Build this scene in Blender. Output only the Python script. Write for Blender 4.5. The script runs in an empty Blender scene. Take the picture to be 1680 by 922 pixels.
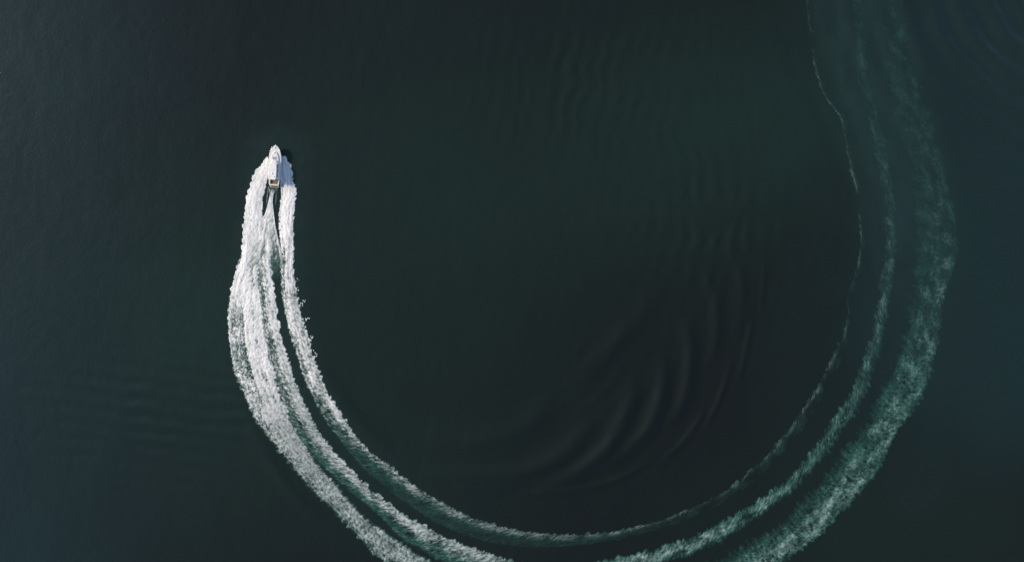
import bpy, bmesh, math, random
import numpy as np
from mathutils import Vector, Matrix

R = math.radians
scene = bpy.context.scene
COL = scene.collection

# ------------------------------------------------------------------ camera, sky, sun, exposure
MPP = 0.2                      # metres of water per photo pixel (1680 wide)
CAM_H = 240.0
cam_d = bpy.data.cameras.new('camera')
cam = bpy.data.objects.new('camera', cam_d)
COL.objects.link(cam)
cam.location = (0, 0, CAM_H)
cam.rotation_euler = (0, 0, 0)
cam_d.sensor_width = 36.0
cam_d.lens = 36.0 * CAM_H / (1680 * MPP)
cam_d.clip_start = 1.0
cam_d.clip_end = 60000.0
scene.camera = cam

SUN_EL, SUN_AZ = 33.5, 288.0   # azimuth clockwise from +Y (picture top): light comes from the left
world = bpy.data.worlds.new('World')
scene.world = world
world.use_nodes = True
wn = world.node_tree
bg = wn.nodes['Background']
sky = wn.nodes.new('ShaderNodeTexSky')
sky.sky_type = 'NISHITA'
sky.sun_disc = False
sky.sun_elevation = R(SUN_EL)
sky.sun_rotation = R(SUN_AZ)
sky.air_density = 1.0
sky.dust_density = 0.8
wn.links.new(sky.outputs['Color'], bg.inputs['Color'])
bg.inputs['Strength'].default_value = 0.13

sun_d = bpy.data.lights.new('sun', 'SUN')
sun_d.energy = 3.2
sun_d.angle = R(8)
sun_d.color = (1.0, 0.86, 0.64)
sun = bpy.data.objects.new('sun', sun_d)
COL.objects.link(sun)
sd = Vector((math.sin(R(SUN_AZ)) * math.cos(R(SUN_EL)), math.cos(R(SUN_AZ)) * math.cos(R(SUN_EL)), math.sin(R(SUN_EL))))
sun.rotation_euler = sd.to_track_quat('Z', 'Y').to_euler()
sun.location = sd * 300

scene.view_settings.view_transform = 'Standard'
scene.view_settings.look = 'None'
scene.view_settings.exposure = 0.35
scene.view_settings.gamma = 1.0
scene.view_settings.use_curve_mapping = False
scene.cycles.max_bounces = 6
scene.cycles.transparent_max_bounces = 12


# ------------------------------------------------------------------ numpy noise
def _hash(ix, iy, seed):
    h = (ix.astype(np.int64) * 374761393 + iy.astype(np.int64) * 668265263 + seed * 1274126177) & 0xFFFFFFFF
    h = ((h ^ (h >> 13)) * 1274126177) & 0xFFFFFFFF
    h = ((h ^ (h >> 16)) * 2246822519) & 0xFFFFFFFF
    return (h ^ (h >> 15)) & 0xFFFFFFFF


def rnd(ix, iy, seed):
    return _hash(ix, iy, seed) / 4294967295.0


def perlin(x, y, seed=0):
    ix, iy = np.floor(x), np.floor(y)
    fx, fy = x - ix, y - iy
    ux, uy = fx * fx * fx * (fx * (fx * 6 - 15) + 10), fy * fy * fy * (fy * (fy * 6 - 15) + 10)

    def g(dx, dy):
        a = rnd(ix + dx, iy + dy, seed) * 2 * math.pi
        return np.cos(a) * (fx - dx) + np.sin(a) * (fy - dy)
    a = g(0, 0) * (1 - ux) + g(1, 0) * ux
    b = g(0, 1) * (1 - ux) + g(1, 1) * ux
    return (a * (1 - uy) + b * uy) * 1.5


def fbm(x, y, octs, seed=0, gain=0.5):
    v, a, tot = np.zeros(np.broadcast(x, y).shape), 1.0, 0.0
    f = 1.0
    for o in range(octs):
        v = v + a * perlin(x * f + 13.7 * o, y * f - 7.3 * o, seed + o)
        tot += a
        a *= gain
        f *= 2.03
    return v / tot


def worley(x, y, seed=0):
    ix, iy = np.floor(x), np.floor(y)
    f1 = np.full(x.shape, 9.0)
    f2 = np.full(x.shape, 9.0)
    for dx in (-1, 0, 1):
        for dy in (-1, 0, 1):
            cx, cy = ix + dx, iy + dy
            d = np.hypot(cx + rnd(cx, cy, seed) - x, cy + rnd(cx, cy, seed + 51) - y)
            f2 = np.minimum(f2, np.maximum(f1, d))
            f1 = np.minimum(f1, d)
    return f1, f2


def sstep(a, b, x):
    t = np.clip((x - a) / (b - a), 0, 1)
    return t * t * (3 - 2 * t)


def P(px, py):
    """photo pixel -> metres on the water"""
    return ((px - 840.0) * MPP, (461.0 - py) * MPP)


def PA(pts):
    return np.array([P(*p) for p in pts], float)


def spline(pts, n):
    """Catmull-Rom through pts, n points evenly spaced by arc length"""
    p = np.vstack([2 * pts[0] - pts[1], pts, 2 * pts[-1] - pts[-2]])
    out = []
    for i in range(1, len(p) - 2):
        t = np.linspace(0, 1, 24, endpoint=False)[:, None]
        a, b, c, d = p[i - 1], p[i], p[i + 1], p[i + 2]
        out.append(0.5 * (2 * b + (c - a) * t + (2 * a - 5 * b + 4 * c - d) * t ** 2 + (3 * b - a - 3 * c + d) * t ** 3))
    out.append(p[-2][None])
    q = np.vstack(out)
    L = np.concatenate([[0], np.cumsum(np.hypot(*np.diff(q, axis=0).T))])
    u = np.linspace(0, L[-1], n)
    return np.stack([np.interp(u, L, q[:, 0]), np.interp(u, L, q[:, 1])], 1)


def dist_polyline(x, y, pts):
    """distance, signed side and run (0..1) of points to a dense polyline"""
    best = np.full(x.shape, 1e9)
    side = np.zeros(x.shape)
    run = np.zeros(x.shape)
    n = len(pts) - 1
    for i in range(n):
        ax, ay = pts[i]
        ex, ey = pts[i + 1] - pts[i]
        L2 = ex * ex + ey * ey + 1e-9
        t = np.clip(((x - ax) * ex + (y - ay) * ey) / L2, 0, 1)
        dx, dy = x - ax - t * ex, y - ay - t * ey
        d = np.hypot(dx, dy)
        m = d < best
        best = np.where(m, d, best)
        side = np.where(m, np.sign(ex * dy - ey * dx), side)
        run = np.where(m, (i + t) / n, run)
    return best, side, run


def gauss(x, y, px, py, rx, ry, ang=0.0):
    cx, cy = P(px, py)
    c, s = math.cos(R(ang)), math.sin(R(ang))
    u, v = (x - cx) * c + (y - cy) * s, -(x - cx) * s + (y - cy) * c
    return np.exp(-(u / (rx * MPP)) ** 2 - (v / (ry * MPP)) ** 2)


# ------------------------------------------------------------------ object helpers
def tag(o, label=None, cat=None, group=None, kind=None):
    for k, v in (('label', label), ('category', cat), ('group', group), ('kind', kind)):
        if v:
            o[k] = v
    return o


def link(name, me, mat, parent=None, smooth=False):
    o = bpy.data.objects.new(name, me)
    COL.objects.link(o)
    me.materials.append(mat)
    if parent is not None:
        o.parent = parent
    if smooth:
        me.polygons.foreach_set('use_smooth', np.ones(len(me.polygons), bool))
    return o


def np_mesh(name, verts, quads, attrs):
    me = bpy.data.meshes.new(name)
    me.vertices.add(len(verts))
    me.vertices.foreach_set('co', np.ascontiguousarray(verts, np.float32).ravel())
    nq = len(quads)
    me.loops.add(nq * 4)
    me.loops.foreach_set('vertex_index', np.ascontiguousarray(quads, np.int32).ravel())
    me.polygons.add(nq)
    me.polygons.foreach_set('loop_start', np.arange(0, nq * 4, 4, dtype=np.int32))
    me.polygons.foreach_set('use_smooth', np.ones(nq, bool))
    me.update(calc_edges=True)
    for k, v in attrs.items():
        a = me.attributes.new(k, 'FLOAT', 'POINT')
        a.data.foreach_set('value', np.ascontiguousarray(v, np.float32).ravel())
    return me


# ------------------------------------------------------------------ materials
def new_mat(name):
    m = bpy.data.materials.new(name)
    m.use_nodes = True
    nt = m.node_tree
    b = nt.nodes['Principled BSDF']
    return m, nt, b


def N(nt, typ, **kw):
    n = nt.nodes.new(typ)
    for k, v in kw.items():
        setattr(n, k, v)
    return n


def mixc(nt, fac, a, b):
    n = N(nt, 'ShaderNodeMix', data_type='RGBA')
    for sock, v in ((n.inputs[0], fac), (n.inputs[6], a), (n.inputs[7], b)):
        if hasattr(v, 'is_output'):
            nt.links.new(v, sock)
        else:
            sock.default_value = v
    return n.outputs[2]


def attr(nt, name):
    return N(nt, 'ShaderNodeAttribute', attribute_name=name).outputs['Fac']


DEEP = (0.0080, 0.0110, 0.0098, 1)
GREEN = (0.0105, 0.0235, 0.0175, 1)
BLUE = (0.0110, 0.0262, 0.0265, 1)  # stands for reflected sky, mixed into the base colour
AIR = (0.0340, 0.0830, 0.0790, 1)


def water_material():
    m, nt, b = new_mat('sea_water')
    c = mixc(nt, attr(nt, 'plankton'), DEEP, GREEN)
    c = mixc(nt, attr(nt, 'sky_tint'), c, BLUE)
    c = mixc(nt, attr(nt, 'bubbles'), c, AIR)
    nt.links.new(c, b.inputs['Base Color'])
    b.inputs['Roughness'].default_value = 0.03
    b.inputs['IOR'].default_value = 1.333
    geo = N(nt, 'ShaderNodeTexCoord')
    n1 = N(nt, 'ShaderNodeTexNoise')
    n1.inputs['Scale'].default_value = 0.9
    n1.inputs['Detail'].default_value = 5
    n1.inputs['Roughness'].default_value = 0.6
    nt.links.new(geo.outputs['Object'], n1.inputs['Vector'])
    bp = N(nt, 'ShaderNodeBump')
    bp.inputs['Strength'].default_value = 0.36
    bp.inputs['Distance'].default_value = 0.22
    nt.links.new(n1.outputs['Fac'], bp.inputs['Height'])
    nt.links.new(bp.outputs['Normal'], b.inputs['Normal'])
    return m


def foam_material():
    m, nt, b = new_mat('sea_foam')
    thick = attr(nt, 'thick')                     # how much white foam lies here
    air = attr(nt, 'bubbles')                     # bubbles still under the surface
    c = mixc(nt, thick, (0.050, 0.200, 0.165, 1), (0.80, 0.785, 0.785, 1))
    nt.links.new(c, b.inputs['Base Color'])
    b.inputs['Roughness'].default_value = 0.55
    b.inputs['Specular IOR Level'].default_value = 0.25
    mx = N(nt, 'ShaderNodeMath', operation='MAXIMUM')
    nt.links.new(thick, mx.inputs[0])
    nt.links.new(air, mx.inputs[1])
    nt.links.new(mx.outputs[0], b.inputs['Alpha'])
    return m


def plain(name, col, rough=0.4, noise=0.0, scale=3.0, spec=0.5, metal=0.0):
    m, nt, b = new_mat(name)
    if noise:
        tc = N(nt, 'ShaderNodeTexCoord')
        n1 = N(nt, 'ShaderNodeTexNoise')
        n1.inputs['Scale'].default_value = scale
        n1.inputs['Detail'].default_value = 4
        nt.links.new(tc.outputs['Object'], n1.inputs['Vector'])
        lo = tuple(c * (1 - noise) for c in col[:3]) + (1,)
        nt.links.new(mixc(nt, n1.outputs['Fac'], lo, tuple(col[:3]) + (1,)), b.inputs['Base Color'])
    else:
        b.inputs['Base Color'].default_value = tuple(col[:3]) + (1,)
    b.inputs['Roughness'].default_value = rough
    b.inputs['Specular IOR Level'].default_value = spec
    b.inputs['Metallic'].default_value = metal
    return m


# ------------------------------------------------------------------ the sea
random.seed(7)
np.random.seed(7)

# crests of the swell and of the wake waves: (photo pixels), height m, half width m
CRESTS = [
    ([(848, 810), (905, 806), (965, 799), (1005, 788), (1040, 773), (1076, 748)], .16, 1.0),
    ([(1086, 756), (1112, 733), (1130, 712), (1147, 688), (1158, 668)], .17, .9),
    ([(1152, 708), (1170, 676), (1182, 648), (1194, 612), (1200, 590)], .16, .9),
    ([(1212, 625), (1218, 600), (1226, 560), (1236, 520)], .14, .9),
    ([(1246, 520), (1252, 470), (1254, 420)], .08, .8),
    ([(690, 765), (760, 778), (850, 776), (912, 752), (955, 714), (972, 680)], .40, 3.2),
    ([(880, 800), (940, 778), (990, 740), (1018, 700), (1036, 655), (1044, 620)], .40, 2.7),
    ([(985, 770), (1031, 735), (1060, 706), (1080, 665), (1088, 620), (1085, 580)], .38, 2.5),
    ([(1090, 700), (1112, 676), (1128, 630), (1132, 570), (1124, 520)], .30, 2.2),
    ([(700, 712), (770, 722), (840, 712), (885, 678), (905, 640)], .26, 4.0),
    ([(740, 800), (800, 806), (850, 803)], .12, 1.4),
    ([(1165, 600), (1176, 545), (1172, 490), (1155, 440)], .17, 2.0),
    ([(1205, 560), (1218, 500), (1214, 450), (1195, 400)], .13, 1.8),
    ([(930, 640), (975, 600), (1010, 555), (1030, 510)], .12, 3.0),
    ([(985, 590), (1030, 545), (1062, 500), (1080, 460)], .12, 3.0),
    # fresh wake shoulder beside the white foam on the far left
    ([(396, 640), (410, 690), (432, 735), (462, 785), (500, 830), (545, 870)], .09, 2.2),
    ([(500, 560), (540, 630), (585, 690), (640, 735)], .12, 2.6),
]
CREST_PTS = [(spline(PA(p), 26), h, w) for p, h, w in CRESTS]


def water_z(x, y):
    z = 0.05 * fbm(x / 3.1, y / 3.7, 3, 11) + 0.08 * fbm(x / 11, y / 13, 2, 23)
    wob = 1.6 * fbm(x / 18, y / 18, 2, 31)
    patch = 0.55 + 0.45 * fbm(x / 16, y / 22, 2, 37)
    patch2 = np.clip(.35 + 1.1 * fbm(x / 12, y / 9, 3, 39), 0, 1.2)
    wob2 = 3.2 * fbm(x / 14, y / 11, 3, 33)
    # top right corner: rings spreading from beyond the corner
    cx, cy = P(1790, -70)
    r = np.hypot(x - cx, y - cy) + wob * 0.9 + .15 * wob2
    z = z + .48 * gauss(x, y, 1670, 80, 260, 220) * (.5 + .4 * patch + .15 * patch2) * np.sin(2 * math.pi * r / 8.8)
    # lower left: ripples running across
    u = (y + 0.12 * x) + wob * .8
    z = z + .40 * gauss(x, y, 290, 690, 170, 90) * patch * np.sin(2 * math.pi * u / 5.2)
    # upper middle and right middle ripples
    u = (x - 0.18 * y) + wob2
    z = z + .15 * gauss(x, y, 960, 130, 150, 130) * patch2 * np.sin(2 * math.pi * u / 5.4)
    cx, cy = P(860, 330)
    r = np.hypot(x - cx, (y - cy) * .8) + wob2 * .7
    z = z + .20 * gauss(x, y, 1170, 370, 110, 150, 20) * patch2 * np.sin(2 * math.pi * r / 5.6)
    # fine arcs between the big wake crests inside the turn
    cx, cy = P(800, 470)
    r = np.hypot(x - cx, y - cy) + .25 * wob2
    z = z + .085 * (gauss(x, y, 1010, 670, 170, 110, -35) + .8 * gauss(x, y, 1150, 480, 90, 130) + .6 * gauss(x, y, 800, 760, 130, 60)) * patch2 * np.sin(2 * math.pi * r / 5.0)
    for pts, h, w in CREST_PTS:
        pad = 3.2 * w
        m = (x > pts[:, 0].min() - pad) & (x < pts[:, 0].max() + pad) & (y > pts[:, 1].min() - pad) & (y < pts[:, 1].max() + pad)
        if not m.any():
            continue
        d, sd_, run = dist_polyline(x[m], y[m], pts)
        taper = np.sin(np.pi * np.clip(run, 0, 1)) ** 0.7
        zz = z[m] + 3.0 * h * taper * np.exp(-(d / w) ** 2) * (0.8 + .4 * patch[m])
        z = z.copy()
        z[m] = zz
    return z


def axis(lim, step, far):
    a = np.arange(-lim, lim + step * .5, step)
    g = []
    s, v = step, lim
    while v < far:
        s *= 1.28
        v += s
        g.append(v)
    g = np.array(g)
    return np.concatenate([-g[::-1], a, g])


X = axis(190, 0.62, 26000)
Y = axis(122, 0.62, 26000)
gx, gy = np.meshgrid(X, Y)
fade = sstep(400, 200, np.maximum(np.abs(gx), np.abs(gy)))
wz = np.where(fade > 0, water_z(np.clip(gx, -420, 420), np.clip(gy, -420, 420)) * fade, 0)
nx, ny = len(X), len(Y)
idx = np.arange(nx * ny).reshape(ny, nx)
quads = np.stack([idx[:-1, :-1], idx[:-1, 1:], idx[1:, 1:], idx[1:, :-1]], -1).reshape(-1, 4)

# water tints: green plankton, sky glow painted at left and right, bubbles
big = fbm(gx / 70, gy / 60, 3, 71)
plank = (0.85 * gauss(gx, gy, 1180, 190, 260, 190) + .75 * gauss(gx, gy, 300, 520, 180, 260) + .45 * gauss(gx, gy, 640, 380, 260, 330)
         + .45 * gauss(gx, gy, 1500, 860, 330, 130) + .3 * gauss(gx, gy, 560, 800, 300, 160) + .25 * gauss(gx, gy, 850, 350, 300, 250))
plank = np.clip(plank + .18 * big, 0, 1)
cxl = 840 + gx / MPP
sky_tint = sstep(430, 0, cxl) * .7 + sstep(1180, 1620, cxl) * .75 * sstep(-420, -150, gy / MPP)  # lighter blue of the reflected sky, painted in towards both sides
sky_tint = np.clip(sky_tint + .25 * fbm(gx / 35, gy / 45, 3, 83) * (sky_tint > .02), 0, 1)
mid_old = spline(PA([(1380, -70), (1400, 0), (1425, 100), (1450, 200), (1480, 290), (1490, 400), (1485, 500), (1450, 600), (1400, 700)]), 40)
dm, sm, rm = dist_polyline(gx, gy, mid_old)
streak = .6 + .4 * fbm(gx / 5, gy / 14, 4, 91)
bub = .23 * sstep(21, 8, dm) * (1 - sstep(.5, 1.0, rm)) * streak
# thin milky rim of fresh bubbles round the bow
young = spline(PA([(452, 262), (448, 310), (442, 420), (447, 520), (475, 620), (530, 720), (610, 800), (720, 880), (850, 930), (1000, 935), (1150, 890), (1300, 800)]), 40)
dy_, sy_, ry_ = dist_polyline(gx, gy, young)
bub = bub + .13 * sstep(15, 7, dy_) * sstep(.9, .1, ry_) * (.7 + .5 * fbm(gx / 4, gy / 4, 3, 97))
bub = np.clip(bub, 0, 1)
me = np_mesh('sea', np.stack([gx, gy, wz], -1).reshape(-1, 3), quads, {'plankton': plank, 'sky_tint': sky_tint, 'bubbles': bub})
WATER = water_material()
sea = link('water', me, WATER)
tag(sea, 'dark green and grey blue open sea with faint curved ripples', kind='structure')

# ------------------------------------------------------------------ foam bands of the wake
FOAM = foam_material()


def ribbon(name, label, outer, inner, keys, prof, du=0.19, nt=40, lobe=(0.5, 0.5), soft=(0.35, 0.35), margin=0.25,
           ratio=0.75, pore=0.9, porous=0.5, slant=0.0, height=0.22, stretch=1.0, seed=1, lift=0.06, cut=None, smooth=0.0, vary=.6, grow=(.35, .35)):
    """a band of foam between two edges; keys = [(photo px, white, green)], prof(T, S, px, py) -> share of foam"""
    o, i = PA(outer), PA(inner)
    L = 0.5 * (np.hypot(*np.diff(o, axis=0).T).sum() + np.hypot(*np.diff(i, axis=0).T).sum())
    n = int(L / du)
    o, i = spline(o, n), spline(i, n)
    t = np.linspace(-margin, 1 + margin, nt)
    x = o[:, None, 0] + (i - o)[:, None, 0] * t
    y = o[:, None, 1] + (i - o)[:, None, 1] * t
    w = np.hypot(*(i - o).T)[:, None]
    w = np.maximum(w, .4)
    S = np.linspace(0, L, n)[:, None] + 0 * t
    D = w * t                                              # metres from the outer edge
    mid = .5 * (o + i)
    kp = np.array([P(*k[0]) for k in keys])
    ks = np.array([S[np.argmin(np.hypot(*(mid - p).T)), 0] for p in kp])
    od = np.argsort(ks)
    white = np.interp(S, ks[od], np.array([k[1] for k in keys])[od])
    green = np.interp(S, ks[od], np.array([k[2] for k in keys])[od])
    def along(j, default):
        return np.interp(S, ks[od], np.array([k[j] if len(k) > j else default for k in keys])[od])
    age = along(3, 1.0)                                    # raggedness of the edges
    op = along(4, 1.0)                                     # how thick the foam is
    fib = along(5, 0.0)                                    # drawn out into fibres across the band
    old = along(6, 0.0)                                    # broken into patches
    # ragged, cauliflower-like edges
    def lob(sc, sd0):
        a = np.abs(perlin(S / (2.3 * sc), x * 0 + sd0 + D * .12, seed + sd0)) + .5 * np.abs(perlin(S / (.9 * sc), D * .3 + 3.3, seed + sd0 + 4))
        return (a - .35)
    eo = D + lobe[0] * age ** .5 * (lob(1, 5) * 1.5 + .5 * fbm(S / 9, D * .1, 2, seed + 6))
    ei = (w - D) + lobe[1] * age ** .5 * (lob(.8, 9) * 1.5 + .5 * fbm(S / 7, D * .1, 2, seed + 8))
    eo, ei = eo + grow[0], ei + grow[1]
    edge = sstep(0, soft[0] * age, eo) * sstep(0, soft[1] * age, ei)
    T = np.clip(t[None, :] + 0 * S, 0, 1)
    body = prof(T, S, 840 + x / MPP, 461 - y / MPP) * white * edge
    # texture: granular lumps, oblique streaks and open pores
    a, b = (S + slant * D), D
    warp = .35 * fbm(x / 1.7, y / 1.7, 2, seed + 20)
    g1 = fbm(a / (1.0 * stretch) + warp, b / .9 + warp, 4, seed + 21, .6)
    f1, f2 = worley(a / (pore * stretch) + warp, b / (pore * ratio) + warp, seed + 22)
    cell = sstep(0.02, .38, f2 - f1)                       # 0 on the net, 1 inside a pore
    g2 = fbm(S / 6 , D / 3, 3, seed + 25)
    w2 = .9 * fbm(x / 3.1, y / 3.1, 3, seed + 47)
    a2 = S + (slant * .7 - .3) * D + w2 + .6 * warp
    g4 = fbm(a2 / .95, D / 1.9 + warp + .5 * w2, 3, seed + 41, .6)
    g5 = 1 - 2.6 * np.abs(fbm(a2 / 1.4 + 4, D / 2.2 + warp + .5 * w2, 3, seed + 45))
    gr = (1 - fib) * g1 + fib * (.60 * g4 + .22 * g5 + .55 * g1)
    tex = .5 + .60 * gr + .22 * g2 - porous * (1 - .6 * fib) * .45 * (cell - .5)
    clump = fbm(S / 5.5 + 9, D / 3.3, 3, seed + 51)
    run_ = fbm(S / 13, D / 1.0, 3, seed + 53)
    body = body * (1 + vary * (.45 * clump + .22 * run_))
    thr = 1.0 - body
    cov = sstep(thr - .28, thr + .34, tex * .78 + .11) * sstep(0, .12, body)
    cov = np.clip(cov, 0, 1) ** 1.1
    cov = cov + (np.clip(body * (.80 + .35 * g1 + .15 * g2), 0, 1) - cov) * smooth
    g3 = sstep(-.30, .42, fbm(S / 5, D / 4 + 5, 3, seed + 31))
    cov = cov * (1 - old * (1 - .95 * g3)) * op * np.clip(1 - (1 - op) * .6 + (1.25 - op) * .9 * gr, .2, 1.2)
    cov = np.clip(cov, 0, 1)
    bub_ = np.clip(green * edge * prof(T, S, 840 + x / MPP, 461 - y / MPP) ** .6 * (.44 + .5 * g2 + 1.05 * gr + .35 * vary * clump) * (1 - np.minimum(1, old * 1.1) * .8 * (1 - g3)), 0, .92)
    lim = .94 + .06 * g1
    cov = np.clip(cov * lim * (1 + .28 * vary * run_ + .25 * vary * clump), 0, 1)
    if cut is not None:
        k = cut(840 + x / MPP, 461 - y / MPP)
        cov, bub_ = cov * k, bub_ * k
    hump = np.sin(np.pi * np.clip(t, 0, 1))[None, :]
    z = water_z(x, y) + lift + height * (1 - .62 * np.clip((white - 1) * 4, 0, 1)) * body * (.5 * g1 + .4 * g2 + .35 * cov + .5 * hump) + .03 * cov
    z = np.maximum(z, water_z(x, y) + .025)
    a_ = np.maximum(cov, bub_)
    q = np.arange(n * nt).reshape(n, nt)
    qs = np.stack([q[:-1, :-1], q[1:, :-1], q[1:, 1:], q[:-1, 1:]], -1).reshape(-1, 4)
    keep = a_.ravel()[qs].max(1) > .035
    qs = qs[keep]
    used = np.unique(qs)
    re = np.zeros(n * nt, np.int64)
    re[used] = np.arange(len(used))
    me = np_mesh(name, np.stack([x, y, z], -1).reshape(-1, 3)[used], re[qs], {'thick': cov.ravel()[used], 'bubbles': bub_.ravel()[used]})
    # faces must look up
    if len(me.polygons) and me.polygons[len(me.polygons) // 2].normal.z < 0:
        me.flip_normals()
    ob = link(name, me, FOAM)
    return tag(ob, label, 'foam', None, 'stuff')


# --- edges traced along the wake, photo pixels
OUT_O = [(407, 400), (397, 424), (388, 450), (380, 490), (377, 520), (378, 553), (382, 585), (390, 615), (399, 637), (416, 680), (440, 715), (478, 760), (510, 800),
         (553, 841), (590, 880), (633, 921), (700, 965), (780, 1000), (880, 1022), (950, 1026)]
OUT_I = [(427, 400), (424, 424), (423, 450), (426, 490), (430, 520), (434, 553), (443, 590), (450, 615), (456, 637), (475, 682), (497, 722), (524, 765), (556, 800),
         (593, 841), (650, 885), (708, 921), (770, 950), (830, 964), (900, 973), (955, 973)]
OLD_O = [(930, 1026), (980, 1025), (1060, 1010), (1130, 990), (1200, 962), (1250, 940), (1291, 916), (1344, 878), (1377, 845), (1425, 792), (1442, 768),
         (1469, 715), (1493, 681), (1517, 638), (1536, 581), (1545, 523), (1552, 480), (1568, 430), (1569, 374), (1563, 336), (1552, 287), (1535, 220),
         (1515, 150), (1497, 98), (1488, 49), (1480, 0), (1470, -60)]
OLD_I = [(930, 973), (970, 972), (1050, 955), (1120, 938), (1160, 927), (1190, 914), (1229, 892), (1280, 862), (1315, 826), (1358, 780), (1375, 757),
         (1401, 722), (1420, 695), (1440, 650), (1468, 590), (1483, 552), (1490, 510), (1500, 450), (1502, 390), (1500, 340), (1492, 287), (1478, 220),
         (1460, 150), (1447, 98), (1440, 49), (1435, 0), (1430, -60)]
MID_O = [(432, 385), (429, 425), (428, 448), (429, 468), (433, 510), (439, 553), (450, 600), (461, 637), (484, 694), (510, 735), (537, 765), (576, 800), (625, 841),
         (668, 881), (740, 921), (800, 942), (880, 955), (950, 952)]
MID_I = [(442, 385), (442, 425), (444, 448), (447, 468), (453, 510), (461, 553), (475, 600), (488, 637), (514, 694), (538, 730), (563, 760), (605, 800), (657, 841),
         (730, 881), (834, 918), (880, 930), (920, 932), (955, 930)]
MID2_O = [(930, 954), (960, 950), (1045, 932), (1129, 908), (1182, 885), (1217, 862), (1248, 842), (1296, 806), (1350, 748), (1385, 700), (1410, 662),
          (1430, 610), (1444, 571), (1452, 528), (1460, 490), (1468, 434), (1472, 401), (1467, 325), (1461, 287), (1450, 239), (1438, 179), (1422, 130),
          (1418, 65), (1414, 0), (1407, -60)]
MID2_I = [(930, 932), (950, 930), (1045, 912), (1129, 888), (1182, 862), (1217, 842), (1248, 822), (1296, 786), (1340, 735), (1368, 690), (1394, 655),
          (1413, 605), (1426, 571), (1438, 528), (1443, 490), (1452, 434), (1456, 401), (1453, 325), (1448, 287), (1437, 239), (1427, 179), (1412, 130),
          (1407, 65), (1403, 0), (1396, -60)]
INN_O = [(456, 264), (457.5, 282), (460, 298), (461.5, 324), (459, 345), (457, 366), (459, 387), (461, 410), (460, 440), (462, 470), (467, 510), (478, 553),
         (491, 595), (506, 637), (535, 690), (560, 725), (597, 767), (650, 812), (715, 856), (790, 885), (850, 895), (920, 896), (990, 888), (1032, 879),
         (1088, 865), (1134, 848), (1176, 828), (1211, 807), (1246, 779), (1283, 743), (1326, 688), (1358, 634), (1380, 588), (1393, 552), (1399, 514),
         (1400, 480), (1410, 450), (1419, 400), (1414, 325), (1409, 298), (1404, 282), (1397, 239), (1387, 195), (1363, 163), (1350, 130), (1337, 65),
         (1330, 0), (1320, -60)]
INN_I = [(461, 256), (469, 263), (477, 276), (482, 303), (485, 314), (483, 342), (481, 366), (482, 402), (480, 436), (486, 475), (493, 510), (506, 553),
         (516, 590), (535, 637), (567, 690), (597, 730), (638, 764), (692, 805), (756, 841), (800, 858), (850, 871), (920, 878), (990, 875), (1025, 868),
         (1077, 856), (1122, 839), (1164, 820), (1199, 799), (1234, 771), (1269, 736), (1312, 680), (1345, 628), (1368, 582), (1384, 552), (1391, 514),
         (1392, 480), (1403, 450), (1412, 400), (1406, 325), (1401, 298), (1396, 282), (1389, 239), (1379, 195), (1356, 163), (1342, 130), (1330, 65),
         (1323, 0), (1313, -60)]
LW_O = [(439, 258), (429, 272), (420, 282), (411, 306), (405, 325), (402, 355), (400, 376), (399, 400), (397, 424), (388, 452), (380, 490), (376, 520),
        (376.5, 553), (381, 585), (389, 615), (399, 640)]
LW_I = [(442, 264), (440, 286), (435.5, 306), (431, 324), (430, 345), (430, 362), (425, 380), (418, 400), (410, 424), (405, 452), (400, 490), (399, 520),
        (400, 553), (404, 585), (411, 615), (418, 640)]
WASH_L = [(443, 316), (442.5, 324), (441, 331), (439.5, 337), (436.5, 348), (431, 360), (424.5, 376), (417, 397), (409, 415), (401, 430), (394, 444), (388, 462), (384, 485), (383, 520)]
WASH_R = [(450, 316), (448, 324), (447.5, 332), (448.4, 341), (449.5, 350), (450.8, 364), (453, 375), (457, 394), (460.5, 408), (464, 425), (466, 440), (467, 462), (468, 485), (470, 520)]
STERN_L = [(440, 306), (438.6, 316), (437.6, 326), (437, 338), (436.5, 346)]
STERN_R = [(456, 306), (455, 316), (453.8, 326), (452.5, 338), (452, 346)]


def bell(x, c, w):
    return np.exp(-((x - c) / w) ** 2)


def p_outer(T, S, px, py):
    late = sstep(600, 700, py)
    net = sstep(.50, .40, T) * (1 - late)                       # open net of bubbles along the outer side early on
    band = 1.0 - .42 * net * sstep(470, 520, py)
    out = sstep(-.1, .2 + .32 * late, T)
    ridges = .10 * bell(T, .90, .08) - .16 * bell(T, .74, .07) * (1 - late) + .08 * bell(T, .55, .1) + .05 * np.sin(T * 31)
    return np.clip(band + ridges, 0, 1.15) * (1 - .34 * late * (1 - out)) * (1 - .2 * late * bell(T, 1, .18))


def p_oldouter(T, S, px, py):
    return .25 + .75 * sstep(1.05, .35, T) * sstep(-.05, .12, T)


def p_mid(T, S, px, py):
    late = sstep(640, 760, py)
    near = sstep(560, 430, py)
    lines = near * (.25 * bell(T, .9, .12) + .12 * bell(T, .25, .15) - .25 * bell(T, .58, .12))
    return (.62 + .38 * sstep(.1, .75, T) + lines) * (1 - late * .5 * sstep(.75, .0, T))


def p_midold(T, S, px, py):
    return .4 + .6 * bell(T, .6, .5)


def p_inner(T, S, px, py):
    young = sstep(420, 330, py) * (px < 620)
    late = sstep(600, 800, py) * (px < 1000) + (px >= 1000)
    return np.clip((.68 + .32 * sstep(0, .7, T)) * (1 - late * .82 * sstep(1.0, .35, T)) + .35 * young * sstep(.1, .4, T), 0, 1.35)


def p_left(T, S, px, py):
    young = sstep(410, 330, py)
    return np.clip(1.0 + .32 * young * sstep(1, .72, T) - .28 * young * sstep(.72, 1, T) * sstep(320, 345, py) - .42 * sstep(470, 520, py) * sstep(.04, .2, T), 0, 1.35)


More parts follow.
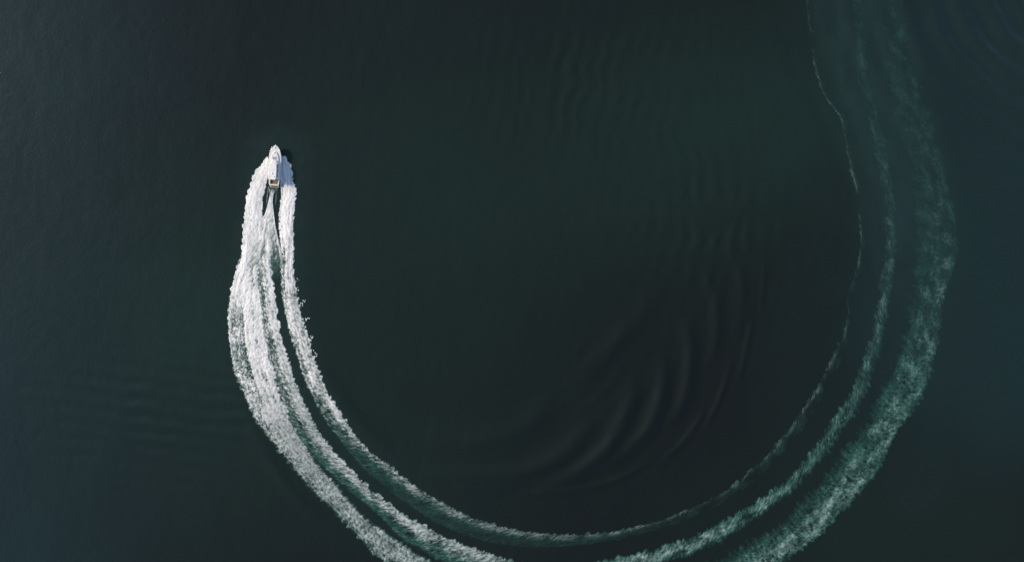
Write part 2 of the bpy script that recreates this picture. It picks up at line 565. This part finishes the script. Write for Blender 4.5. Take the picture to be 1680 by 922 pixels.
def p_wash(T, S, px, py):
    k = sstep(345, 420, py)
    lines = .48 * bell(T, .03, .04) + .60 * bell(T, .98, .04) + .40 * bell(T, .59, .04) + .22 * bell(T, .33, .05) + .22 * k * bell(T, .72, .03) + .2 * k * bell(T, .84, .03)
    fan = .95 - .36 * sstep(.62, .72, T) * sstep(.99, .9, T) * k - .36 * bell(T, .44, .045) * k - .12 * bell(T, .2, .06) * k
    fan = fan + .07 * np.sin(T * 40 + 1.3) * sstep(440, 360, py)
    start = sstep(312, 328, py)
    return np.clip((fan + lines) * start, 0, 1.2) * sstep(500, 395, py + 20 * sstep(.62, .76, T))


def p_stern(T, S, px, py):
    f = sstep(306, 328, py)
    end = sstep(346, 330, py)
    c = .5 - .02 * f
    v = .55 * bell(T, .05, .05) * end + .5 * bell(T, .95, .05) * end
    for a in (.16, .36, .5, .68, .86):
        v = v + .75 * bell(T, a + (c - a) * f, .055) * sstep(306, 314, py)
    return np.clip(v * (1 - .0 * f), 0, .95) * sstep(346, 334, py)


ribbon('bow_wave_foam', 'smooth white foam wing thrown up along the left side of the boat', LW_O, LW_I,
       [((438, 262), 1.25, .6, .5), ((425, 300), 1.25, .7, .8), ((414, 400), 1.1, .7, .9), ((392, 470), 1.0, .6, .9), ((388, 553), .90, .5, 1, .9), ((398, 610), .70, .4, 1.4, .8), ((408, 640), .3, .2, 1.6, .7)],
       p_left, du=.17, nt=52, lobe=(.7, .35), soft=(.25, .5), margin=.2, pore=.8, porous=.75, height=.30, seed=100)
ribbon('wake_foam', 'narrow inner white foam band curving from the right side of the boat and thinning along the ring', INN_O, INN_I,
       [((460, 262), 1.25, .6, .5), ((470, 300), 1.25, .7, .9), ((470, 400), 1.0, .7, .9, 1, 0), ((478, 470), .88, .65, 1, .95, .3), ((500, 590), .78, .6, 1.2, .88, .8), ((552, 690), .72, .62, 1.3, .78, 1),
        ((640, 785), .62, .62, 1.4, .64, 1), ((750, 855), .58, .48, 1.3, .54, 1), ((850, 882), .58, .44, 1.1, .48, 1, .25), ((990, 881), .70, .50, 1, .42, .7, .5), ((1164, 825), .76, .46, 1, .36, .5, .9), ((1290, 715), .76, .42, 1, .33, .4, 1), ((1370, 590), .80, .40, 1, .44, .3, .9),
        ((1395, 500), .66, .26, .9, .24, .3, 1), ((1410, 330), .74, .26, .9, .30, .2, 1), ((1402, 285), .85, .30, .8, .38, .2, .9), ((1385, 200), .72, .26, .9, .28, .2, 1), ((1350, 140), .85, .30, .8, .38, .2, .9),
        ((1335, 60), .74, .24, .9, .30, .2, 1), ((1318, -60), .6, .2, .8, .2, .2, 1)],
       p_inner, du=.18, vary=.9, nt=46, lobe=(.5, .8), soft=(.5, .3), margin=.35, pore=.85, ratio=.9, porous=.8, slant=-.9, height=.30, seed=200)
ribbon('wake_foam', 'broad dense white foam band on the outside of the turn, trailing behind the boat off the bottom edge', OUT_O, OUT_I,
       [((408, 400), 0, 0, 1), ((406, 436), .75, .5, 1), ((404, 475), 1.0, .7, 1), ((405, 553), 1.0, .7, 1, 1), ((428, 640), .93, .75, 2.0, .93, .15), ((458, 715), .88, .8, 2.6, .74, .4), ((520, 790), .82, .88, 2.8, .65, .6), ((600, 860), .78, .9, 2.8, .59, .7),
        ((680, 921), .76, .92, 2.8, .55, .8), ((950, 1000), .6, .75, 1.8, .5, 1)],
       p_outer, du=.19, nt=92, grow=(1.0, .5), lobe=(.7, .6), soft=(.5, .5), margin=.2, pore=.85, porous=.85, slant=.5, height=.26, seed=300)
ribbon('wake_foam', 'middle white foam band between the broad outer band and the narrow inner one, leaving the bottom edge', MID_O, MID_I,
       [((440, 385), 0, 0, 1), ((438, 425), .95, .6, .8), ((440, 470), .95, .75, 1), ((450, 553), .84, .78, 1, .92, .2), ((475, 637), .80, .85, 1.2, .84, .5), ((500, 694), .78, .9, 1.4, .74, .7), ((552, 762), .75, .94, 1.5, .68, .9), ((640, 841), .73, .95, 1.5, .63, 1),
        ((760, 905), .70, .95, 1.6, .58, 1), ((950, 940), .55, .85, 1.6, .5, 1)],
       p_mid, du=.18, nt=54, grow=(1.6, .5), lobe=(.6, .8), soft=(.8, .4), margin=.3, pore=.8, porous=.75, slant=-.7, height=.26, seed=400)
ribbon('old_wake_foam', 'broad faded green foam band on the outer right of the ring', OLD_O, OLD_I,
       [((950, 1000), .55, .75, 1.6, .5, 1), ((1180, 935), .64, 1.0, 1.4, .40, .8, .4), ((1270, 890), .62, .98, 1.4, .36, .8, .5), ((1400, 755), .58, .9, 1.5, .30, .7, .55), ((1480, 620), .56, .8, 1.6, .25, .7, .6), ((1510, 520), .56, .48, 1.6, .22, .5, .7),
        ((1535, 410), .56, .31, 1.5, .20, .4, .8), ((1520, 280), .46, .17, 1.3, .14, .5, .9), ((1490, 100), .40, .14, 1, .15, .5, .9), ((1450, -50), .3, .08, .8, .1, .5, 1)],
       p_oldouter, du=.21, vary=1.5, nt=84, lobe=(1.0, 1.6), soft=(.6, 2.6), margin=.2, pore=1.9, ratio=1.2, porous=1.1, slant=.8, height=.2, seed=500, grow=(.4, 1.2))
ribbon('old_wake_foam', 'teal foam line between the broad right band and the faint inner line', MID2_O, MID2_I,
       [((950, 940), .55, .85, 1.4, .5, 1), ((1129, 898), .62, 1.0, 1.5, .36, .7, .35), ((1220, 850), .60, 1.0, 1.5, .32, .7, .45), ((1300, 795), .58, .88, 1.6, .27, .7, .5), ((1380, 690), .54, .74, 1.6, .22, .6, .55), ((1420, 610), .52, .6, 1.6, .19, .6, .6),
        ((1448, 510), .56, .46, 1.5, .22, .4, .75), ((1463, 410), .56, .38, 1.5, .2, .3, .85), ((1457, 300), .5, .29, 1.3, .2, .3, .8), ((1430, 170), .4, .26, 1, .18, .4, .7), ((1412, 60), .3, .18, 1, .1, .4, .8), ((1402, -60), .3, .12, 1, .1, .4, .8)],
       p_midold, du=.2, vary=1.4, nt=48, lobe=(1.2, 1.0), soft=(1.4, .7), margin=.5, pore=1.0, porous=.5, slant=-.8, height=.2, seed=600, grow=(1.1, 1.1))
ribbon('propeller_wash', 'pale streaked propeller wash fanning out straight behind the stern of the boat', WASH_L, WASH_R,
       [((446, 316), .9, .5, .3), ((446, 330), 1.1, .7, .3), ((444, 353), 1.05, .8, .3), ((438, 405), 1.0, .85, .4), ((428, 450), .95, .75, .8), ((426, 485), .9, .7, .8), ((426, 520), .8, .6, .8)],
       p_wash, du=.14, nt=84, lobe=(.12, .12), soft=(.2, .2), margin=.06, pore=.6, porous=.6, stretch=1.8, height=.14, seed=700, lift=.16, smooth=.6, grow=(.1, .1))
ribbon('stern_wash', 'thin white streaks of water drawn together right behind the swim platform', STERN_L, STERN_R,
       [((448, 308), .95, .5, .3), ((446, 328), .95, .6, .3), ((445, 346), .8, .6, .3)],
       p_stern, du=.14, nt=60, lobe=(.05, .05), soft=(.1, .1), margin=.06, pore=.6, porous=.3, stretch=3.0, height=.1, seed=750, lift=.12, smooth=.9, grow=(.1, .1))

# spray drops flung off the inner band
bm = bmesh.new()
random.seed(3)
clusters = [((487, 459), 3), ((490, 476), 4), ((497, 499), 8), ((500, 494), 4), ((503, 524), 9), ((507, 521), 3), ((510, 555), 8), ((513, 553), 3), ((519, 583), 7), ((517, 578), 4), ((483, 428), 4)]
for (cx, cy), k in clusters:
    for j in range(k):
        x, y = P(cx + random.gauss(0, 1.7), cy + random.gauss(0, 1.9))
        r = random.uniform(.10, .26)
        z = float(water_z(np.array([x]), np.array([y]))[0]) + random.uniform(.05, .35)
        M = Matrix.Translation((x, y, z)) @ Matrix.Rotation(random.uniform(0, 6), 4, 'Z') @ Matrix.Diagonal((r, r * random.uniform(.5, .9), r * .6, 1))
        bmesh.ops.create_icosphere(bm, subdivisions=1, radius=1, matrix=M)
me = bpy.data.meshes.new('spray_drops')
bm.to_mesh(me)
bm.free()
SPRAY = plain('spray_white', (.72, .74, .74), .5)
tag(link('spray_drops', me, SPRAY), 'small scattered white spray drops beside the inner foam band', 'spray', None, 'stuff')

# ------------------------------------------------------------------ the boat (x forward, y port, z up)
GEL = plain('white_gelcoat', (.80, .79, .79), .28, .05, 1.2)
ROOFM = plain('white_roof', (.82, .80, .80), .35, .04, 1.5)
BOTTOM = plain('dark_antifoul', (.02, .03, .05), .5)
GLASS = plain('tinted_glass', (.012, .015, .018), .08)
GREY = plain('grey_nonslip', (.42, .41, .42), .7, .12, 4)
HATCHG = plain('smoked_hatch', (.30, .30, .31), .35)
STEEL = plain('polished_steel', (.62, .63, .64), .25, metal=1.0)
RUB = plain('black_rubber', (.03, .03, .03), .6)
CREAM = plain('cream_vinyl', (.72, .66, .52), .5, .06, 2)


def teak_material():
    m, nt, b = new_mat('weathered_teak')
    tc = N(nt, 'ShaderNodeTexCoord')
    n1 = N(nt, 'ShaderNodeTexNoise')
    mp = N(nt, 'ShaderNodeMapping')
    mp.inputs['Scale'].default_value = (2, 14, 2)
    n1.inputs['Scale'].default_value = 1.6
    n1.inputs['Detail'].default_value = 5
    nt.links.new(tc.outputs['Object'], mp.inputs['Vector'])
    nt.links.new(mp.outputs['Vector'], n1.inputs['Vector'])
    nt.links.new(mixc(nt, n1.outputs['Fac'], (.12, .095, .065, 1), (.24, .20, .15, 1)), b.inputs['Base Color'])
    b.inputs['Roughness'].default_value = .65
    return m


TEAK = teak_material()

bx0, by0 = P(451.2, 273.6)
boat = bpy.data.objects.new('motor_boat', None)
COL.objects.link(boat)
boat.location = (bx0 * .994, by0 * .994, .15)
boat.scale = (.945, 1, 1)
boat.rotation_euler = (0, R(-1.2), R(85.6))
tag(boat, 'white motor cruiser with brown teak cockpit speeding at the head of the foam trail', 'boat')

ST = np.array([-6.35, -5.0, -3.0, -1.0, 1.0, 3.2, 4.4, 5.6, 6.5, 7.05, 7.3])
HB = np.interp(ST, [-6.35, -5, -3, -1, 1, 3.2, 4.4, 5.6, 6.5, 7.05, 7.3], [1.58, 1.72, 1.92, 2.04, 2.10, 2.02, 1.84, 1.48, .98, .46, .04])
SH = np.interp(ST, [-6.35, -3, 1, 4.4, 7.3], [1.15, 1.35, 1.65, 1.95, 2.2])


def halfbeam(x):
    return float(np.interp(x, ST, HB))


def sheer(x):
    return float(np.interp(x, ST, SH))


def finish(bm, name, mat, parent, bevel=0.0, smooth=False):
    if bevel:
        bmesh.ops.bevel(bm, geom=list(bm.edges), offset=bevel, segments=2, affect='EDGES', clamp_overlap=True)
    bmesh.ops.recalc_face_normals(bm, faces=bm.faces)
    me = bpy.data.meshes.new(name)
    bm.to_mesh(me)
    bm.free()
    return link(name, me, mat, parent, smooth)


def loft(bm, rings, closed=False):
    vs = [[bm.verts.new(p) for p in r] for r in rings]
    for a, b in zip(vs[:-1], vs[1:]):
        k = len(a)
        for j in range(k if closed else k - 1):
            bm.faces.new((a[j], a[(j + 1) % k], b[(j + 1) % k], b[j]))
    return vs


def box(bm, x0, x1, y0, y1, z0, z1):
    v = [bm.verts.new((x, y, z)) for x in (x0, x1) for y in (y0, y1) for z in (z0, z1)]
    for f in ((0, 1, 3, 2), (4, 6, 7, 5), (0, 4, 5, 1), (2, 3, 7, 6), (0, 2, 6, 4), (1, 5, 7, 3)):
        bm.faces.new([v[i] for i in f])


def tube(bm, pts, r, seg=6):
    rings = []
    for i, p in enumerate(pts):
        a = Vector(pts[max(i - 1, 0)])
        b = Vector(pts[min(i + 1, len(pts) - 1)])
        d = (b - a).normalized()
        u = d.orthogonal().normalized()
        v = d.cross(u)
        rings.append([Vector(p) + r * (math.cos(t) * u + math.sin(t) * v) for t in [2 * math.pi * k / seg for k in range(seg)]])
    vs = loft(bm, rings, True)
    bm.faces.new(vs[0][::-1])
    bm.faces.new(vs[-1])


# hull: keel, chine, topside, toe
bm = bmesh.new()
rings = []
xs = np.concatenate([np.linspace(-6.35, 4.4, 16), np.linspace(4.8, 7.3, 12)])
for x in xs:
    b, h = halfbeam(x), sheer(x)
    f = max(0.0, (x - 2.5) / 4.8)
    kz = -.55 + 1.9 * f ** 2.2
    cz = .12 + 1.35 * f ** 1.8
    cb = b * (.88 - .30 * f)
    right = [(x, -b * .97, h), (x, -b, h - .16), (x, -(cb + (b - cb) * .45), (cz + h) * .5), (x, -cb, cz)]
    left = [(p[0], -p[1], p[2]) for p in right[::-1]]
    rings.append(right + [(x, 0, min(kz, cz - .02))] + left)
vs = loft(bm, rings)
bm.faces.new(vs[0])
hull = finish(bm, 'hull', GEL, boat, smooth=True)
hull.data.materials.append(BOTTOM)
for p in hull.data.polygons:
    if p.center.z < .25 and abs(p.normal.z) > .35:
        p.material_index = 1

# rub rail round the sheer, one each side
for s in (1, -1):
    bm = bmesh.new()
    tube(bm, [(x, s * (halfbeam(x) + .015), sheer(x) - .15) for x in np.linspace(-6.3, 7.25, 40)], .045)
    finish(bm, 'rub_rail', GREY, boat, smooth=True)

# deck: side decks and foredeck, opening for the cockpit
bm = bmesh.new()
rings = []
for x in np.linspace(-4.35, 7.2, 34):
    b, h = halfbeam(x) * .97, sheer(x)
    crown = .10 * min(1, b)
    rings.append([(x, -b, h + .01), (x, -b * .93, h + .05), (x, -b * .88, h + .02), (x, -b * .5, h + crown * .8), (x, 0, h + crown),
                  (x, b * .5, h + crown * .8), (x, b * .88, h + .02), (x, b * .93, h + .05), (x, b, h + .01)])
vs = loft(bm, rings)
finish(bm, 'deck', GEL, boat, smooth=True)

# foredeck coachroof, raised and rounded
def plan(x0, x1, w0, w1, n=9, pw=2.4):
    """outline half widths front to back"""
    return [(x, w1 + (w0 - w1) * ((x - x0) / (x1 - x0)) ** pw) for x in np.linspace(x0, x1, n)]


def shell(name, mat, prof, z0, z1, inset, rnd_=.10, parent=boat):
    """closed solid over a list of (x, half width): wall from z0 to z1 that leans in by inset, rounded top"""
    bm = bmesh.new()
    def loop(k, z, shrink):
        xs = [p[0] for p in prof]
        xm = (xs[0] + xs[-1]) / 2
        hl = (xs[-1] - xs[0]) / 2
        pts = []
        for x, w in prof:
            xx = xm + (x - xm) * (hl - shrink) / hl
            pts.append((xx, max(w - shrink, .02), z(x) if callable(z) else z))
        return pts + [(p[0], -p[1], p[2]) for p in pts[::-1]]
    zf = lambda z, d: (lambda x: z(x) + d) if callable(z) else z + d
    rings = [loop(0, z0, 0), loop(1, zf(z1, -rnd_), inset), loop(2, zf(z1, -rnd_ * .3), inset + rnd_ * .4), loop(3, z1, inset + rnd_)]
    vs = loft(bm, rings, True)
    bm.faces.new(vs[-1])
    bm.faces.new(vs[0][::-1])
    return finish(bm, name, mat, parent, smooth=False)


shell('coachroof', GEL, [(1.2, 1.42), (2.5, 1.36), (3.6, 1.18), (4.4, .92), (4.95, .62), (5.2, .3)], lambda x: sheer(x) + .02, lambda x: sheer(x) + .38, .10)

# cabin house with raked sides
cab = shell('cabin', GEL, [(-4.3, 1.40), (-3.8, 1.46), (-2, 1.52), (0, 1.50), (1.0, 1.42), (1.9, 1.15), (2.2, .9)], lambda x: sheer(x) + .02, 2.75, .34)
# side windows: recessed dark strips in a frame, each side
for s in (1, -1):
    for (x0, x1) in ((-3.9, -2.35), (-2.2, -.75), (-.6, .75)):
        def side_y(x, z):
            w = float(np.interp(x, [-4.3, -3.8, -2, 0, 1.0, 1.9], [1.40, 1.46, 1.52, 1.50, 1.42, 1.15]))
            k = (z - (sheer(x) + .02)) / (2.65 - (sheer(x) + .02))
            return w - .34 * k
        bm = bmesh.new()
        q = []
        for z, o in ((2.05, .012), (2.52, .012)):
            q.append([(x, s * (side_y(x, z) + o), z) for x in np.linspace(x0, x1, 5)])
        loft(bm, q)
        r = bmesh.ops.extrude_face_region(bm, geom=list(bm.faces))
        for v in [g for g in r['geom'] if isinstance(g, bmesh.types.BMVert)]:
            v.co.y -= s * .05
        w = finish(bm, 'side_window', GLASS, cab)
# raked windscreen: white covered panes with a thin frame line
bm = bmesh.new()
fr = []
for k, (xa, za, wa) in enumerate(((2.32, 2.22, .98), (.75, 3.05, 1.18))):
    fr.append([(xa - .32 * (abs(t) ** 2), t * wa, za) for t in np.linspace(-1, 1, 9)])
loft(bm, fr)
r = bmesh.ops.extrude_face_region(bm, geom=list(bm.faces))
for v in [g for g in r['geom'] if isinstance(g, bmesh.types.BMVert)]:
    v.co.x -= .05
    v.co.z -= .06
ws = finish(bm, 'windscreen', ROOFM, boat)
for t in (-.33, .33):
    bm = bmesh.new()
    tube(bm, [(2.30 - .32 * t * t, t * .98, 2.26), (.76 - .32 * t * t, t * 1.18, 3.07)], .025)
    finish(bm, 'mullion', GREY, ws)

# hardtop roof on posts
roof = shell('hardtop', ROOFM, [(-4.75, .95), (-4.6, 1.18), (-4.2, 1.27), (-2, 1.30), (-.4, 1.24), (.3, 1.12), (.75, .85)], 3.42, 3.58, .0, .07)
for (x, y) in ((-4.1, .95), (-4.1, -.95), (-.3, 1.0), (-.3, -1.0)):
    bm = bmesh.new()
    tube(bm, [(x, y * 1.1, 2.60), (x + .08, y, 3.44)], .05)
    finish(bm, 'roof_post', GEL, boat, smooth=True)
for (x, y) in ((-3.7, .80), (-3.75, -.72)):
    bm = bmesh.new()
    bmesh.ops.create_cone(bm, cap_ends=True, segments=12, radius1=.14, radius2=.09, depth=.16, matrix=Matrix.Translation((x, y, 3.65)))
    finish(bm, 'roof_vent', GREY, roof)
bm = bmesh.new()
bmesh.ops.create_uvsphere(bm, u_segments=16, v_segments=8, radius=.26, matrix=Matrix.Translation((-2.6, 0, 3.68)) @ Matrix.Diagonal((1, 1, .55, 1)))
finish(bm, 'radar_dome', ROOFM, roof, smooth=True)
bm = bmesh.new()
box(bm, -1.9, -.9, -.42, .42, 3.575, 3.62)
finish(bm, 'roof_hatch', GEL, roof, .02)

# foredeck hatch: wide bar and narrower grey panel
zc = lambda x: sheer(x) + .39
bm = bmesh.new()
box(bm, 2.95, 3.25, -.82, .82, zc(3.1) - .02, zc(3.1) + .05)
sp = finish(bm, 'sunpad_headrest', GREY, boat, .02)
bm = bmesh.new()
v = [bm.verts.new((x, y, z)) for z in (zc(2.3) - .02, zc(2.3) + .06) for (x, y) in ((1.65, -.5), (1.65, .5), (2.9, .62), (2.9, -.62))]
for f in ((0, 1, 2, 3), (7, 6, 5, 4), (0, 4, 5, 1), (1, 5, 6, 2), (2, 6, 7, 3), (3, 7, 4, 0)):
    bm.faces.new([v[i] for i in f])
finish(bm, 'sunpad', HATCHG, boat, .02)
bm = bmesh.new()
bmesh.ops.create_cone(bm, cap_ends=True, segments=16, radius1=.2, radius2=.18, depth=.1, matrix=Matrix.Translation((4.55, .02, zc(4.55) + .02)))
finish(bm, 'deck_hatch', HATCHG, boat)
for (x, y) in ((3.95, .72), (3.95, -.72)):
    bm = bmesh.new()
    bmesh.ops.create_cone(bm, cap_ends=True, segments=12, radius1=.12, radius2=.08, depth=.14, matrix=Matrix.Translation((x, y, zc(x) + .0)))
    finish(bm, 'deck_vent', GREY, boat)
# windlass, anchor, cleats
bm = bmesh.new()
box(bm, 6.1, 6.45, -.12, .12, sheer(6.2) + .03, sheer(6.2) + .22)
finish(bm, 'windlass', STEEL, boat, .02)
bm = bmesh.new()
tube(bm, [(6.5, 0, sheer(6.5) + .12), (7.3, 0, sheer(7.2) + .12), (7.5, 0, sheer(7.3) - .05)], .05)
tube(bm, [(7.42, -.2, sheer(7.3) - .02), (7.5, 0, sheer(7.3) - .05), (7.42, .2, sheer(7.3) - .02)], .04)
finish(bm, 'anchor', STEEL, boat)
for (x, s) in ((5.7, 1), (5.7, -1), (.9, 1), (.9, -1), (-5.9, 1), (-5.9, -1)):
    bm = bmesh.new()
    y = s * (halfbeam(x) * .91)
    z = sheer(x) + .08
    tube(bm, [(x - .16, y, z + .06), (x + .16, y, z + .06)], .025)
    tube(bm, [(x, y, z - .06), (x, y, z + .06)], .03)
    finish(bm, 'cleat', STEEL, boat)
# bow rail: one rail each side with stanchions
for s in (1, -1):
    bm = bmesh.new()
    pts = [(x, s * halfbeam(x) * .93, sheer(x) + .62) for x in np.linspace(.4, 7.0, 18)]
    pts = [(.1, s * halfbeam(.1) * .93, sheer(.1) + .05)] + pts + [(7.22, 0, sheer(7.2) + .62)]
    tube(bm, pts, .018, 5)
    rail = finish(bm, 'bow_rail', STEEL, boat, smooth=True)
    for x in (1.6, 2.9, 4.2, 5.4, 6.4):
        bm = bmesh.new()
        y = s * halfbeam(x) * .93
        tube(bm, [(x, y, sheer(x) + .03), (x, y, sheer(x) + .62)], .015, 5)
        finish(bm, 'stanchion', STEEL, rail)

# cockpit: teak sole in planks, side coamings, transom bench, swim platform
sole = None
for k in range(8):
    bm = bmesh.new()
    y0 = -1.24 + k * .31
    box(bm, -6.02, -4.3, y0 + .012, y0 + .298, .70, .745)
    if sole is None:
        bm2 = bmesh.new()
        box(bm2, -6.05, -4.25, -1.3, 1.3, .60, .715)
        sole = finish(bm2, 'cockpit_floor', RUB, boat)
    finish(bm, 'plank', TEAK, sole)
for s in (1, -1):
    bm = bmesh.new()
    rr = []
    for x in np.linspace(-6.3, -4.36, 8):
        b = halfbeam(x) * .97
        h = sheer(x)
        rr.append([(x, s * b, h + .01), (x, s * b * .97, h + .06), (x, s * 1.30, h + .05), (x, s * 1.28, h - .02), (x, s * 1.28, .62)])
    loft(bm, rr)
    finish(bm, 'coaming', CREAM, boat)
bm = bmesh.new()
box(bm, -6.50, -6.02, -1.52, 1.52, .62, 1.22)
finish(bm, 'transom', CREAM, boat, .05)
bm = bmesh.new()
box(bm, -5.28, -5.20, -1.2, 1.2, .745, .80)
finish(bm, 'floor_hatch_rim', RUB, sole)
bm = bmesh.new()
v = [(-6.5, -1.45), (-6.5, 1.45), (-7.0, 1.42), (-7.18, 1.25), (-7.18, -1.25), (-7.0, -1.42)]
lo = [bm.verts.new((x, y, .42)) for x, y in v]
hi = [bm.verts.new((x, y, .50)) for x, y in v]
bm.faces.new(lo)
bm.faces.new(hi[::-1])
for i in range(6):
    bm.faces.new((lo[i], lo[(i + 1) % 6], hi[(i + 1) % 6], hi[i]))
plat = finish(bm, 'swim_platform', GEL, boat, .015)
for k in range(4):
    bm = bmesh.new()
    x1 = -6.53 - k * .155
    box(bm, x1 - .145, x1, -1.28, 1.28, .495, .53)
    finish(bm, 'plank', TEAK, plat)
# aft cabin bulkhead door
bm = bmesh.new()
box(bm, -4.36, -4.28, -.55, .35, .76, 2.45)
d = finish(bm, 'cabin_door', GLASS, boat, .01)
bm = bmesh.new()
tube(bm, [(-4.40, .22, 1.4), (-4.40, .22, 1.75)], .02)
finish(bm, 'handle', STEEL, d)
# flag staff and aerial
bm = bmesh.new()
tube(bm, [(-4.5, 1.1, 3.55), (-5.0, 1.15, 5.2)], .02, 5)
finish(bm, 'aerial', GEL, boat)
